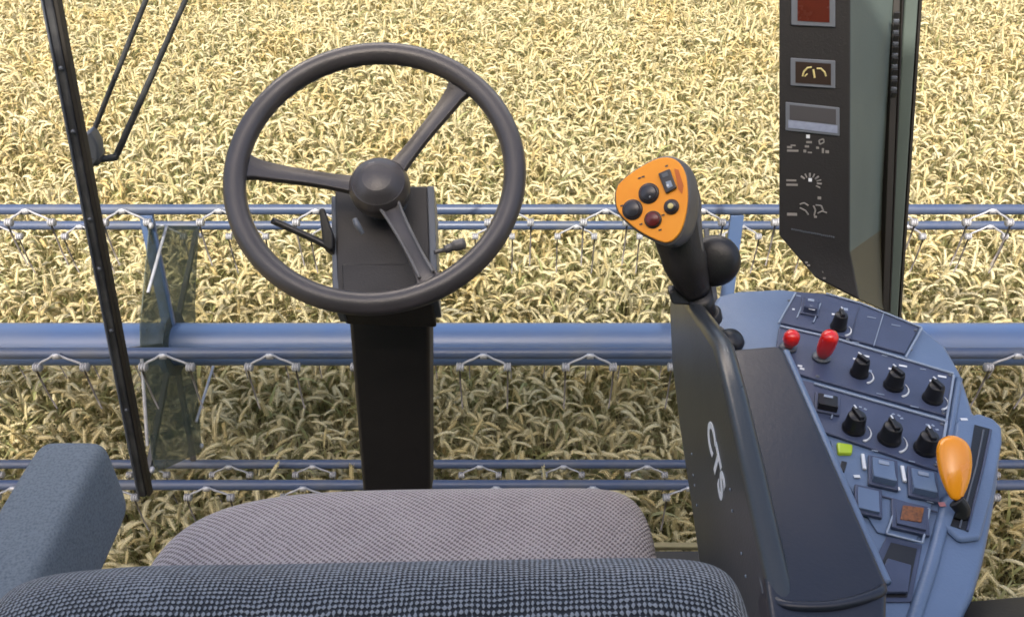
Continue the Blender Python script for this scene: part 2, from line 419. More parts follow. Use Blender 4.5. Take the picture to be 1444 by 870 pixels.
phis = [-30, -93, -155, 153, 87, 27]
phase_px = {-93: (82, 490), -155: (295, 685), 153: (677, 655), -30: (45, 305), 27: (110, 298), 87: (100, 480)}
clip_src = wire_src = None
CL0 = Vector((0, 0, 0))
for ph in phis:
    y, z = reel_pt(ph)
    bar = obj('tine_bar', tube([(X0, y, z), (X1, y, z)], .0185, 20), 'bar', reel, bevel=.002, origin=(0, y, z))
    px, py = phase_px[ph]
    xa = ony(px, py, y).x
    x = xa - .34 * math.floor((xa - (X0 + .12)) / .34)
    cnt = 0
    while x < X1 - .1 and cnt < 16:
        if clip_src is None:
            clip_src = obj('spring_tine', tine_clip((x, y, z)), 'steel', bar, origin=(x, y, z))
            clip_src.data.materials.append(M['tine'])
            b2 = bmesh.new(); b2.from_mesh(clip_src.data); n0 = len(b2.faces)
            tine_wires((0, 0, 0))
            w = tine_wires((0, 0, 0)); tmp = bpy.data.meshes.new('t'); 
            for f in w.faces: f.material_index = 1
            w.to_mesh(tmp); w.free(); b2.from_mesh(tmp); b2.to_mesh(clip_src.data); b2.free()
            for p in clip_src.data.polygons: p.use_smooth = True
        else:
            copy_part(clip_src, bar, (x, 0, 0))
        x += .34; cnt += 1
def strap(y0, z0, y1, z1, x, w, t, bm=None):
    a = Vector((x, y0, z0)); b = Vector((x, y1, z1)); d = (b-a).normalized(); s = Vector((1, 0, 0)).cross(d)
    return box((a+b)/2, (b-a).length, w, t, (d, s, Vector((1, 0, 0))), bm)
for si, sx in enumerate((-1.30, .80, 2.66, -2.72)):
    for ph in phis:
        y, z = reel_pt(ph); yi, zi = reel_pt(ph, .083)
        yo, zo = reel_pt(ph, RR - .02)
        obj('spider_arm', strap(yi, zi, yo, zo, sx, .018, .048 if ph == -30 else .02), 'blue' if ph == -30 else 'pillar', reel, bevel=.003)
    # hub flange around the central tube
    obj('hub_flange', lathe((sx, AXY, AXZ), (1, 0, 0), [(.086, -.012), (.125, -.012), (.125, .012), (.086, .012)], 32), 'blue', reel, bevel=.002)
    if si < 1:
        q = [reel_pt(-33, .52), reel_pt(27, .56), reel_pt(60, .20), reel_pt(118, .22), reel_pt(147, .56), reel_pt(-153, .52), reel_pt(-125, .30), reel_pt(-65, .28)]
        q = [reel_pt(-33, .50), reel_pt(24, .53), reel_pt(52, .24), reel_pt(120, .25), reel_pt(147, .53), reel_pt(-158, .50), reel_pt(-112, .34), reel_pt(-80, .34)]
        obj('side_shield', prism([(sx + .012, a, b) for a, b in q], (.004, 0, 0)), 'clear', reel, smooth=False)
        for ph in (-33, 27, 147, -153):
            y, z = reel_pt(ph, .50)
            obj('shield_bolt', lathe((sx + .016, y, z), (1, 0, 0), [(.012, 0), (.012, .008), (.006, .012), (0, .012)], 12), 'steel', reel)
        # tie rods
        for a, b in ((-96, -140), (-60, -20), (150, 90)):
            y0, z0 = reel_pt(a, .36); y1, z1 = reel_pt(b, .46)
            obj('tie_rod', tube([(sx+.03, y0, z0), (sx+.03, y1, z1)], .006, 8), 'steel', reel)

# ------------------------------------------------------------------ cab floor
FZ = 2.0
fl = obj('cab_floor', prism([(-.74, -.55, FZ-.06), (.66, -.55, FZ-.06), (.66, 1.045, FZ-.06), (-.34, 1.045, FZ-.06), (-.42, .86, FZ-.06), (-.74, .86, FZ-.06)], (0, 0, .06)), 'floor', bevel=.006)
tag(fl, 'black ribbed floor of the cab under the seat', 'floor', kind='structure')
obj('edge_strip', box((.17, 1.056, FZ-.004), .96, .012, .010), 'strip', fl, bevel=.002)

# ------------------------------------------------------------------ left pillar, right corner post
lp = thing('windscreen_pillar', 'slim black cab pillar left of the steering wheel', 'pillar', (-.714, 1.19, 2.0)); lp['kind'] = 'thing'
def pil(px0, py0, px1, py1, y0, y1): return ony(px0, py0, y0), ony(px1, py1, y1)
pt, pb = ony(69, 0, 1.35), ony(201, 690, 1.19)
dirp = (pt - pb).normalized(); top = pb + dirp * 1.9; bot = pb - dirp*.012
def extr(a, b, prof, X, Y, bm=None, sa=1):
    bm = bm or bmesh.new()
    r0 = [bm.verts.new(a + X*u*sa + Y*v*sa) for u, v in prof]; r1 = [bm.verts.new(b + X*u + Y*v) for u, v in prof]
    n = len(prof); bm.faces.new(r0); bm.faces.new(list(reversed(r1)))
    for i in range(n): bm.faces.new((r0[i], r0[(i+1) % n], r1[(i+1) % n], r1[i]))
    return bm
Xp = Vector((1, 0, 0)) - dirp * dirp.x; Xp.normalize(); Yp = dirp.cross(Xp)
if Yp.y < 0: Yp = -Yp
obj('post', extr(bot, top, [(-.010, -.012), (.010, -.012), (.0115, .0), (.010, .013), (-.010, .013), (-.0115, 0)], Xp, Yp, sa=.72), 'pillar', lp, bevel=.003)
obj('seal', extr(bot + Xp*.0132 + Yp*.002, top + Xp*.0132 + Yp*.002, [(-.004, -.009), (.0025, -.008), (.0025, .008), (-.004, .010)], Xp, Yp), 'rubber', lp, bevel=.0015)
obj('highlight_strip', extr(bot - Yp*.0132 - Xp*.004, top - Yp*.0132 - Xp*.004, [(-.0013, -.002), (.0013, -.002), (.0013, .002), (-.0013, .002)], Xp, Yp), 'trimgrey', lp)  # lighter grey strip put on as the pillar's highlight
for py in (75, 150, 262, 330, 420, 545):
    t = (690 - py) / 690; p = pb.lerp(pt, t) - Yp*.0125 + Xp*.005
    obj('screw', lathe(p, -Yp, [(.0035, 0), (.0035, .002), (0, .003)], 10), 'trimgrey', lp)

ft, fb = ony(1278, 0, 1.35), ony(1252, 440, 1.25)
dirr = (ft - fb).normalized(); topr = fb + dirr * 1.5; botr = fb - dirr * .42
Xr = Vector((1, 0, 0)) - dirr * dirr.x; Xr.normalize(); Yr = dirr.cross(Xr)
if Yr.y < 0: Yr = -Yr
0 and obj('foot_bracket', box(bot + Vector((.004, 0, 0)), .05, .03, .016), 'pillar', lp, bevel=.003)
rp_ = thing('corner_post', 'green-grey cab corner post right of the display unit', 'post', botr); rp_['kind'] = 'thing'
obj('post', extr(botr, topr, [(-.010, -.02), (.010, -.02), (.012, .0), (.010, .02), (-.010, .02)], Xr, Yr), 'postgreen', rp_, bevel=.003)
obj('seal', extr(botr + Xr*.012, topr + Xr*.012, [(.0005, -.018), (.0065, -.014), (.0065, .016), (.0005, .018)], Xr, Yr), 'rubber', rp_, bevel=.0015)

# ------------------------------------------------------------------ windscreen
def scr(px_line, z):  # front plane of the screen leaning outward
    return 1.235 + (z - 2.0) * .19
wg = bmesh.new(); nxs, nzs = 14, 8; grid = []
for j in range(nzs+1):
    z = 1.98 + 1.9 * j / nzs; row = []
    for i in range(nxs+1):
        t = i / nxs; xl = -.70 + .012*(z-2)/1; xr = .655 - .04*(z-2)
        x = xl + (xr - xl) * t; bow = .10 * (1 - (2*t-1)**2)
        row.append(wg.verts.new((x, scr(0, z) + bow, z)))
    grid.append(row)
for j in range(nzs):
    for i in range(nxs): wg.faces.new((grid[j][i], grid[j][i+1], grid[j+1][i+1], grid[j+1][i]))
ws = obj('windscreen', wg, 'glass'); ws.modifiers.clear()
tag(ws, 'large clear curved cab windscreen between the pillar and corner post', 'windscreen', kind='thing')

# ------------------------------------------------------------------ wiper
wp = thing('windscreen_wiper', 'thin black double-arm windscreen wiper beside the left pillar', 'wiper', ony(150, 225, 1.42))
a0, a1 = ony(131, 188, 1.42), ony(208, -5, 1.46)
obj('wiper_arm', tube([a0, a1, a1 + (a1-a0)*1.2], .0042, 8), 'pillar', wp)
b0, b1, b2 = ony(135, 226, 1.41), ony(163, 222, 1.43), ony(264, -5, 1.47)
obj('wiper_arm', tube([b0, b1, b1.lerp(b2, .04), b2, b2 + (b2-b1)*1.0], [.006, .0068, .0062, .0042, .004], 8), 'pillar', wp)
obj('pivot', lathe(ony(133, 222, 1.41), (0, -1, -.2), [(.013, -.02), (.013, .008), (.009, .014), (0, .015)], 20), 'pillar', wp)
obj('wiper_blade', tube([b2 + (b2-b1)*.3 - Vector((.05, -.01, .02)), b2 + (b2-b1)*1.15 + Vector((.05, .0, .01))], .006, 6), 'rubber', wp)
obj('pivot_housing', prism([ony(a, b, 1.395) for a, b in ((116, 192), (126, 186), (137, 206), (139, 226), (129, 236), (120, 228))], (0, .03, 0)), 'trimgrey', wp, bevel=.004)

# ------------------------------------------------------------------ steering wheel
NRM = Vector((0, -math.cos(R(55.5)), math.sin(R(55.5))))
WC = at(529, 243, 1.17)
wx = Vector((1, 0, 0)); wy = NRM.cross(wx)   # wy: away from the driver
MAJ = .1845
sw = thing('steering_wheel', 'dark grey three-spoke steering wheel with domed hub', 'steering wheel', WC - NRM*.04)
bm = bmesh.new(); NN = 120; mm = 18; rings = []
for i in range(NN):
    a = 2*math.pi*i/NN; dr = wx*math.cos(a) + wy*math.sin(a)
    r = .0150
    ring = []
    for k in range(mm):
        b = 2*math.pi*k/mm
        rr = r * (1 + (.05*math.sin(i*math.pi) ))
        # finger grip scallops on the underside
        if math.sin(b) < -.4: rr *= 1 + .06*math.sin(a*54)
        ring.append(bm.verts.new(WC + dr*(MAJ + math.cos(b)*rr) + NRM*math.sin(b)*rr))
    rings.append(ring)
for i in range(NN):
    for k in range(mm): bm.faces.new((rings[i][k], rings[(i+1) % NN][k], rings[(i+1) % NN][(k+1) % mm], rings[i][(k+1) % mm]))
obj('rim', bm, 'wheel', sw, origin=WC)
HC = WC - NRM * .042
for (px, py) in ((640, 128), (348, 232), (607, 398)):
    p = onp(px, py, WC, NRM); d = (p - WC); d = (d - NRM*d.dot(NRM)).normalized()
    side = NRM.cross(d)
    path = smooth_path([HC + d*.015, HC + d*.045 + NRM*.002, HC + d*.09 + NRM*.012, WC + d*.145 - NRM*.018, WC + d*(MAJ-.004) - NRM*.003], 5)
    bm = bmesh.new(); rg = []
    for i, q in enumerate(path):
        t = i/(len(path)-1); w = .0165 - .006*math.sin(math.pi*min(1, t*1.05)) + .004*max(0, t-.85)/.15; th = .0095 - .001*t
        prof = []
        for k in range(16):
            b = 2*math.pi*k/16; cx, sy_ = math.cos(b), math.sin(b)
            ex = math.copysign(abs(cx)**.55, cx)*w; ey = math.copysign(abs(sy_)**.65, sy_)*th
            if sy_ > .8: ey -= .0045   # shallow groove on the upper face
            prof.append(bm.verts.new(q + side*ex + NRM*ey))
        rg.append(prof)
    for a, b in zip(rg, rg[1:]):
        for k in range(16): bm.faces.new((a[k], a[(k+1) % 16], b[(k+1) % 16], b[k]))
    bm.faces.new(rg[0]); bm.faces.new(rg[-1])
    sp_o = obj('spoke', bm, 'wheel', sw)
    if py > 300:
        for e in (-1, 1):
            obj('spoke_edge_highlight', tube([q + side*e*(.0135 - .005*math.sin(math.pi*min(1, i/(len(path)-1)))) + NRM*.0078 for i, q in enumerate(path[3:-3])], .0022, 8), 'grip', sp_o)  # lighter grey ribs paint the light caught by this spoke's edges
hub = obj('hub', lathe(HC, NRM, [(.026, -.045), (.030, -.04), (.033, -.02), (.041, -.012), (.042, .0), (.0405, .008), (.036, .016), (.0355, .0165), (.034, .0168), (.028, .0235), (.0195, .0275), (.0188, .0272), (.018, .0277), (.010, .0295), (0, .030)], 48), 'wheel', sw)

# ------------------------------------------------------------------ steering column
YC = 1.13
base = Vector((-.135, 1.08, FZ))
sc = thing('steering_column', 'dark brown steering column rising from the floor behind the wheel', 'steering column', base)
cy = ony(550, 430, 1.07)
top5 = [ony(490, 425, 1.06), ony(607, 425, 1.06)]
lowz = [onz(511, 690, FZ), onz(607, 690, FZ)]
bl, br = ony(511, 690, 1.02), ony(607, 690, 1.02)
bl.z = br.z = FZ if False else bl.z
post = [ony(490, 432, 1.06), ony(606, 432, 1.06), br, bl]
# extend the post down to the floor along its own edges
post[2] = br + (br - post[1]) * .10; post[3] = bl + (bl - post[0]) * .10
obj('post', prism(post, (0, .075, -.01)), 'brown', sc, bevel=.008)
obj('foot_plate', box((-.135, 1.05, FZ+.012), .16, .12, .02), 'brown', sc, bevel=.004)
hd = [at(472, 262, 1.27), at(604, 262, 1.27), at(610, 430, 1.19), at(474, 425, 1.19)]
hn = (hd[1]-hd[0]).cross(hd[3]-hd[0]).normalized()
if hn.y < 0: hn = -hn
obj('head', prism(hd, hn*.075), 'brown', sc, bevel=.004)
obj('head_cover', prism([at(482, 372, 1.208), at(598, 372, 1.208), at(602, 421, 1.184), at(484, 418, 1.184)], hn*.006), 'brown', sc, bevel=.002)
for sgn, (u, v) in ((-1, ((472, 276), (474, 428))), (1, ((607, 262), (613, 422)))):
    a, b = at(u[0], u[1], 1.268), at(v[0], v[1], 1.188)
    X = Vector((1, 0, 0))
    obj('edge_trim', prism([a - X*.005, a + X*.005, b + X*.005, b - X*.005], hn*.06), 'trimgrey', sc, bevel=.002)
obj('collar', lathe(HC - NRM*.045, -NRM, [(.024, 0), (.040, .01), (.041, .04), (.046, .045), (.046, .09)], 32), 'black', sc, bevel=.001)
obj('collar_highlight', tube([at(500, 309, 1.17), at(504, 318, 1.168), at(512, 330, 1.17)], [.0035, .0045, .003], 8), 'trimgrey', sc)  # grey sliver painting in a highlight below the hub
st = obj('stalk', tube(smooth_path([at(470, 352, 1.22), at(448, 340, 1.22), at(420, 327, 1.22), at(384, 311, 1.22)]), .005, 10), 'black', sc)
obj('stalk_mount', prism([at(449, 294, 1.215), at(457, 292, 1.215), at(470, 330, 1.215), at(470, 356, 1.215), at(455, 345, 1.215)], hn*.02), 'black', sc, bevel=.003)
obj('stalk', tube(smooth_path([at(612, 356, 1.21), at(628, 352, 1.21), at(641, 347, 1.21), at(657, 343, 1.21)]), [.003]*6 + [.006]*6 + [.008]*6 + [.004], 10), 'grip', sc)

# ------------------------------------------------------------------ driver seat
st_ = thing('driver_seat', 'cloth-covered driver seat with padded cushion, backrest and left armrest', 'seat', (-.13, .3, FZ))
CZ = 2.52
outl = [(198, 840), (205, 808), (222, 778), (250, 746), (288, 722), (335, 705), (400, 693), (470, 688), (560, 685), (650, 684), (740, 683), (820, 683), (858, 685), (884, 694), (900, 712), (911, 740), (917, 770), (922, 815)]
P = [onz(a, b, CZ) for a, b in outl]
xr0, xl0 = P[-1].x, P[0].x
P += [Vector((P[-1].x + .005, .45, CZ)), Vector((P[-1].x, .22, CZ)), Vector((P[0].x, .22, CZ)), Vector((P[0].x, .45, CZ))]
cen = Vector((sum(p.x for p in P)/len(P), .50, CZ))
bm = bmesh.new(); prof = [(.20, -.006+.012), (.5, .004), (.75, 0), (.88, -.003), (.95, -.009), (.985, -.019), (1.0, -.034), (1.0, -.07), (.985, -.10), (.95, -.115)]
lv = []
for s, dz in prof:
    lv.append([bm.verts.new(cen + (p - cen)*(s*1.045) + Vector((0, 0, dz + .006))) for p in P])
n = len(P)
for a, b in zip(lv, lv[1:]):
    for k in range(n): bm.faces.new((a[k], a[(k+1) % n], b[(k+1) % n], b[k]))
bm.faces.new(lv[0]); bm.faces.new(lv[-1])
obj('cushion', bm, 'cush', st_, sub=2)
obj('cushion_base', prism([cen + (p-cen)*.9 - Vector((0, 0, .115)) for p in P], (0, 0, -.03)), 'black', st_, bevel=.004)
obj('pedestal', box((-.13, .42, FZ + .19), .30, .34, .38), 'black', st_, bevel=.02)
# backrest: lofted, rounded over the top
topo = [(-40, 910), (-32, 885), (-15, 862), (12, 845), (50, 830), (110, 819), (200, 807), (300, 808), (400, 804), (520, 800), (640, 795), (760, 791), (860, 788), (925, 787), (975, 791), (1010, 801), (1034, 820), (1049, 845), (1058, 875), (1062, 910)]
BD = .52
bm = bmesh.new(); secs = []
for px, py in topo:
    p = at(px, py, BD); base_y = at(500, 800, BD).y
    x, z = p.x, p.z + (base_y - p.y) * 0
    ring = []
    rr = .045
    for a in range(0, 181, 20):   # over the top from the front to the rear
        ring.append(Vector((x, base_y - .02 + rr*math.cos(R(a)) , z - rr*.8 + rr*.8*math.sin(R(a)))))
    ring = [Vector((x, ring[0].y - .008, 2.40))] + [Vector((x, ring[0].y + .006, 2.60))] + ring + [Vector((x, ring[-1].y, 2.6)), Vector((x, ring[-1].y + .01, 2.40))]
    secs.append([bm.verts.new(v) for v in ring])
for a, b in zip(secs, secs[1:]):
    for k in range(len(a)-1): bm.faces.new((a[k], a[k+1], b[k+1], b[k]))
    bm.faces.new((a[-1], a[0], b[0], b[-1]))
bm.faces.new(secs[0]); bm.faces.new(secs[-1])
obj('backrest', bm, 'back', st_, sub=2)
# left armrest
AZ = 2.75
tp = [onz(0, 703, AZ), onz(22, 672, AZ), onz(47, 641, AZ), onz(66, 629, AZ), onz(148, 625, AZ), onz(160, 640, AZ), onz(140, 690, AZ)]
fx0, fx1, fy = onz(54, 622, AZ).x, onz(142, 622, AZ).x, onz(100, 614, AZ).y
bm = bmesh.new(); prof = []
W = (fx1 - fx0); 
pr = []
for a in range(0, 360, 15):
    c, s = math.cos(R(a)), math.sin(R(a))
    pr.append((math.copysign(abs(c)**.32, c)*(W/2 + .004), math.copysign(abs(s)**.32, s)*.048))
ys = [(fy + .0, .80, 0), (fy - .004, .93, 0), (fy - .014, .99, 0), (fy - .03, 1, 0), (fy - .15, 1, 0), (fy - .35, 1, -.01), (fy - .5, .96, -.02)]
rg = []
for y, s, dz in ys: rg.append([bm.verts.new(((fx0+fx1)/2 + u*s, y, AZ - .048 + v*s + dz)) for u, v in pr])
for a, b in zip(rg, rg[1:]):
    for k in range(len(pr)): bm.faces.new((a[k], a[(k+1) % len(pr)], b[(k+1) % len(pr)], b[k]))
bm.faces.new(rg[0]); bm.faces.new(rg[-1])
ar = obj('armrest', bm, 'arm', st_, sub=1)
ar['label'] = 'blue-grey cloth armrest on the left of the seat'
obj('armrest_bracket', prism([(fx0+.02, .10, 2.62), (fx0+.02, .22, 2.62), (fx0+.02, .25, 2.66), (fx0+.02, .05, 2.68)], (.02, 0, 0)), 'black', st_, bevel=.004)

# ------------------------------------------------------------------ console
DZ = 2.66
con = thing('control_console', 'blue control console with padded armrest and rows of black knobs right of the seat', 'console', (.32, .55, FZ))
def Z(px, py, z=DZ): return onz(px, py, z)
deckp = [(1004, 432), (1012, 416), (1040, 409), (1100, 406), (1165, 413), (1215, 426), (1302, 461), (1335, 488), (1356, 525), (1368, 562), (1374, 582), (1396, 592), (1409, 604), (1413, 625), (1408, 680), (1400, 730), (1388, 790), (1374, 838), (1350, 885), (1280, 960), (1100, 960), (1080, 880), (1040, 640)]
obj('body', prism([Z(*p) for p in deckp], (0, 0, -.14)), 'deck', con, bevel=.010, seg=4)
obj('pedestal', box((.34, .45, (FZ + 2.53)/2), .2, .5, 2.53 - FZ), 'side', con, bevel=.01)
def slab(name, pts, z, h, m, bevel=.0012, parent=con, smooth=True):
    return obj(name, prism([onz(a, b, z) for a, b in pts], (0, 0, h)), m, parent, bevel=bevel, seg=2, smooth=smooth)
plA = [(1123, 415), (1170, 418), (1215, 431), (1296, 464), (1275, 502), (1180, 476), (1100, 458)]
plB = [(1098, 463), (1180, 481), (1344, 529), (1334, 590), (1150, 538), (1090, 520)]
plC = [(1120, 536), (1150, 544), (1333, 597), (1322, 668), (1160, 612), (1130, 600)]
plD = [(1140, 612), (1165, 618), (1322, 676), (1345, 705), (1325, 760), (1300, 850), (1240, 850), (1190, 760)]
for pl in (plA, plB, plC): slab('switch_panel', pl, DZ, .004, 'plate', .0012)
def up(px, py, h=0):  # point h above the deck plane seen at px,py on the deck
    p = Z(px, py); return p + Vector((0, 0, h))
def edge_line(name, pts, w=.0011, m='line', h=.0052):
    bm = bmesh.new()
    for a, b in zip(pts, pts[1:]):
        tube([onz(*a, DZ + h), onz(*b, DZ + h)], w, 6, bm)
    return obj(name, bm, m, con)
edge_line('panel_edge', [(1100, 460), (1180, 478), (1345, 527)], .0016)
edge_line('panel_edge', [(1345, 529), (1335, 592)], .0014)
edge_line('panel_edge', [(1148, 541), (1335, 594), (1324, 660)], .0016)
edge_line('panel_edge', [(1300, 463), (1277, 504)], .0013)
edge_line('panel_edge', [(1122, 413), (1098, 455)], .0011)
edge_line('panel_edge', [(1165, 414), (1215, 428), (1300, 462)], .0012)
edge_line('panel_edge', [(1246, 442), (1232, 488)], .0006)
edge_line('panel_edge', [(1212, 432), (1200, 478)], .0006, 'plate')
# knobs
def knob(px, py, r=.0115, h=.022, ang=0, label=None):
    c = up(px, py, .004)
    k = obj('knob', lathe(c, (0, 0, 1), [(r*1.0, 0), (r*1.02, .003), (r*.92, .004), (r*.9, .006), (r*.8, h-.002), (r*.7, h), (0, h+.0004)], 28), 'black', con)
    # raised pointer bar across the top
    d = Vector((math.sin(ang), math.cos(ang), 0)); s = Vector((d.y, -d.x, 0))
    obj('pointer_bar', box(c + Vector((0, 0, h + .002)), r*1.45, r*.5, .005, (d, s, Vector((0, 0, 1)))), 'black', k, bevel=.001)
    obj('pointer_mark', box(c + d*r*.62 + Vector((0, 0, h + .0049)), r*.4, r*.14, .0008, (d, s, Vector((0, 0, 1)))), 'white', k)
    return k
def arc_mark(px, py, r, a0, a1, w=.0008, m='white', taper=True):
    c = up(px, py, .0046); n = 10
    pts = [c + Vector((math.cos(R(a0 + (a1-a0)*i/n))*r, math.sin(R(a0 + (a1-a0)*i/n))*r, 0)) for i in range(n+1)]
    rad = [w*(1.6 - 1.3*i/n) if taper else w for i in range(n+1)]
    return obj('scale_mark', tube(pts, rad, 6), m, con)
def dash(px, py, l=.008, w=.003, ang=-.3, m='white', h=.0042):
    c = up(px, py, h); d = Vector((math.cos(ang), math.sin(ang), 0)); s = Vector((-d.y, d.x, 0))
    return obj('printed_mark', box(c, l, w, .0006, (d, s, Vector((0, 0, 1)))), m, con)
kn = [(1210, 531, .010), (1258, 549, .0105), (1313, 567, .0105), (1202, 609, .0115), (1252, 624, .0115), (1303, 638, .0115), (1181, 466, .0095)]
for i, (a, b, r) in enumerate(kn):
    knob(a, b, r, .020, -.5 + .1*i)
    arc_mark(a+1, b+2, r*1.45, -75, 20, .0009)
for a, b in ((1204, 510), (1254, 524), (1312, 541), (1174, 447)): dash(a, b, .0035, .003)
for a, b in ((1219, 506), (1272, 520), (1327, 535)): dash(a, b, .0085, .0028)
dash(1224, 527, .006, .004, -.3, 'line'); dash(1191, 440, .006, .005, -.3, 'line')
for a, b in ((1212, 578), (1219, 581), (1258, 588), (1266, 590), (1270, 594), (1306, 603), (1314, 604), (1320, 610)): dash(a, b, .003, .0022, random.uniform(-1, 1), 'line')
for a, b in ((1127, 520), (1130, 524)): dash(a, b, .005, .003)
dash(1118, 440, .003, .003); dash(1125, 421, .006, .002, -.3, 'line')
# upper rocker switch
def rocker(px, py, w, l, ang, m='switch', mark=True, h=.007):
    c = up(px, py, .004); d = Vector((math.cos(ang), math.sin(ang), 0)); s = Vector((-d.y, d.x, 0))
    fr = obj('rocker_switch', box(c + Vector((0, 0, .001)), w*1.3, l*1.2, .004, (d, s, Vector((0, 0, 1)))), 'plate', con, bevel=.001)
    bm = bmesh.new()
    pr = [(-l/2, 0), (l/2, 0), (l/2, h*.35), (.0, h*.62), (-l/2, h*1.35)]
    a = [bm.verts.new(c + d*(-w/2) + s*u + Vector((0, 0, v + .002))) for u, v in pr]; b = [bm.verts.new(c + d*(w/2) + s*u + Vector((0, 0, v + .002))) for u, v in pr]
    bm.faces.new(a); bm.faces.new(b)
    for i in range(5): bm.faces.new((a[i], a[(i+1) % 5], b[(i+1) % 5], b[i]))
    r = obj('rocker', bm, m, fr, bevel=.0012)
    if mark:
        obj('symbol', box(c + s*l*.28 + Vector((0, 0, h*.5 + .0025)), w*.45, l*.14, .001, (d, s, Vector((0, 0, 1)))), 'line', fr)
    return fr
for (a, b) in ((1112, 428), (1290, 470), (1283, 497), (1338, 533), (1329, 586), (1152, 535), (1194, 483), (1327, 602), (1318, 660), (1192, 558)):
    obj('screw', lathe(up(a, b, .004), (0, 0, 1), [(.0022, 0), (.0022, .0008), (0, .0014)], 10), 'trimgrey', con)
for (a, b, l) in ((1228, 452, .010), (1262, 463, .010), (1205, 487, .008), (1246, 506, .006), (1300, 525, .006), (1240, 560, .008), (1288, 578, .008), (1232, 640, .006), (1284, 655, .006), (1226, 700, .007), (1262, 695, .006), (1310, 712, .006)):
    dash(a, b, l, .0012, -.32, 'line', .0045)
# rockers on raised frames
rocker(1141, 438, .016, .030, -.32, 'plate')
slab('printed_mark', [(1142, 431), (1151, 433), (1149, 438), (1140, 436)], DZ + .0125, .0006, 'white', 0)
edge_line('panel_edge', [(1134, 424), (1124, 448)], .0009); edge_line('panel_edge', [(1157, 428), (1147, 455)], .0009)
rocker(1165, 575, .020, .026, -.32, 'black')
edge_line('panel_edge', [(1182, 560), (1172, 590)], .0010); 
# red levers
def red_lever(px, py, r, h, lab):
    c = up(px, py, .004); ax = Vector((-.02, -.25, 1)).normalized()
    l = obj('red_lever', lathe(c, ax, [(.004, 0), (.004, .006), (r*.72, .008), (r*.95, .016), (r, h*.55), (r*.98, h - r*.7), (r*.8, h - r*.3), (r*.45, h - .001), (0, h)], 24), 'red', con)
    l['label'] = lab
    obj('lever_collar', lathe(c, (0, 0, 1), [(r*1.05, 0), (r*1.05, .003), (r*.6, .005)], 20), 'trimgrey', l)
red_lever(1110, 495, .0092, .029, 'short round red knob'); red_lever(1157, 509, .0098, .046, 'tall red lever knob')
# lower switches
def lowplate(): slab('switch_panel', [(1170, 622), (1320, 676), (1308, 740), (1290, 765), (1236, 752), (1180, 660)], DZ, .0025, 'deck', .001)
lowplate()
rocker(1243, 672, .021, .034, -.32); rocker(1299, 688, .021, .034, -.32)
rocker(1222, 712, .019, .03, -.32, 'switch', False, .003)
slab('lime_lamp', [(1178, 629), (1201, 633), (1200, 645), (1180, 645)], DZ, .007, 'lime', .002)
slab('slot', [(1186, 652), (1194, 654), (1190, 668), (1183, 664)], DZ + .001, .003, 'black', .0005)
for (a, b) in ((1216, 656), (1272, 673)):
    obj('white_slider', box(up(a, b, .005), .0035, .021, .003, (Vector((math.cos(-.22), math.sin(-.22), 0)), Vector((-math.sin(-.22), math.cos(-.22), 0)), Vector((0, 0, 1)))), 'white', con, bevel=.0008)
    dash(a - 9, b + 20, .006, .0035, 0, 'white', .0045)
am = rocker(1281, 735, .025, .030, -.32, 'plate', False, .003)
slab('amber_window', [(1273, 713), (1303, 717), (1299, 737), (1269, 733)], DZ + .0085, .0015, 'amber', .0006)
edge_line('panel_edge', [(1266, 708), (1311, 718), (1301, 765), (1250, 752), (1266, 708)], .0011, 'line', .006)
edge_line('panel_edge', [(1208, 690), (1262, 704), (1322, 722)], .0010, 'plate', .004)
# storage tray laid on the deck, a black sheet painting its dark recess
tz = DZ + .001
slab('tray_rim', [(1250, 757), (1300, 770), (1284, 850), (1232, 850), (1222, 812)], DZ, .002, 'plate', .0006)
slab('tray_dark', [(1256, 765), (1293, 774), (1279, 842), (1245, 842), (1234, 815)], DZ + .0021, .0008, 'black', 0)
slab('tray_ledge', [(1250, 790), (1284, 800), (1279, 838), (1247, 838), (1238, 815)], DZ + .003, .004, 'plate', .001)
# ridge between deck and throttle housing
def ridge(pts, r, m='deck', name='moulded_ridge', dz=0):
    return obj(name, tube(smooth_path([onz(a, b, DZ + dz) for a, b in pts], 5), r, 14), m, con)
ridge([(1336, 706), (1328, 740), (1312, 800), (1296, 850), (1280, 900)], .006)
ridge([(1352, 535), (1342, 598), (1336, 640)], .004)
# throttle housing
thp = [(1345, 600), (1376, 588), (1398, 596), (1410, 608), (1411, 628), (1398, 700), (1380, 765), (1350, 768), (1326, 745), (1334, 700)]
slab('throttle_housing', thp, DZ - .001, .007, 'deck', .005)
slab('throttle_slot', [(1374, 599), (1396, 605), (1386, 655), (1362, 748), (1340, 741), (1358, 690), (1366, 650)], DZ + .0062, .0006, 'black', 0)
edge_line('slot_edge', [(1397, 606), (1387, 656), (1364, 748)], .0013, 'plate', .0075)
edge_line('slot_edge', [(1387, 606), (1377, 656), (1353, 744)], .0009, 'trimgrey', .0075)
dash(1357, 597, .007, .003, 0, 'white', .006)
dash(1326, 717, .006, .005, 0, mat('pink_mark', (.5, .2, .2), .5), .006)
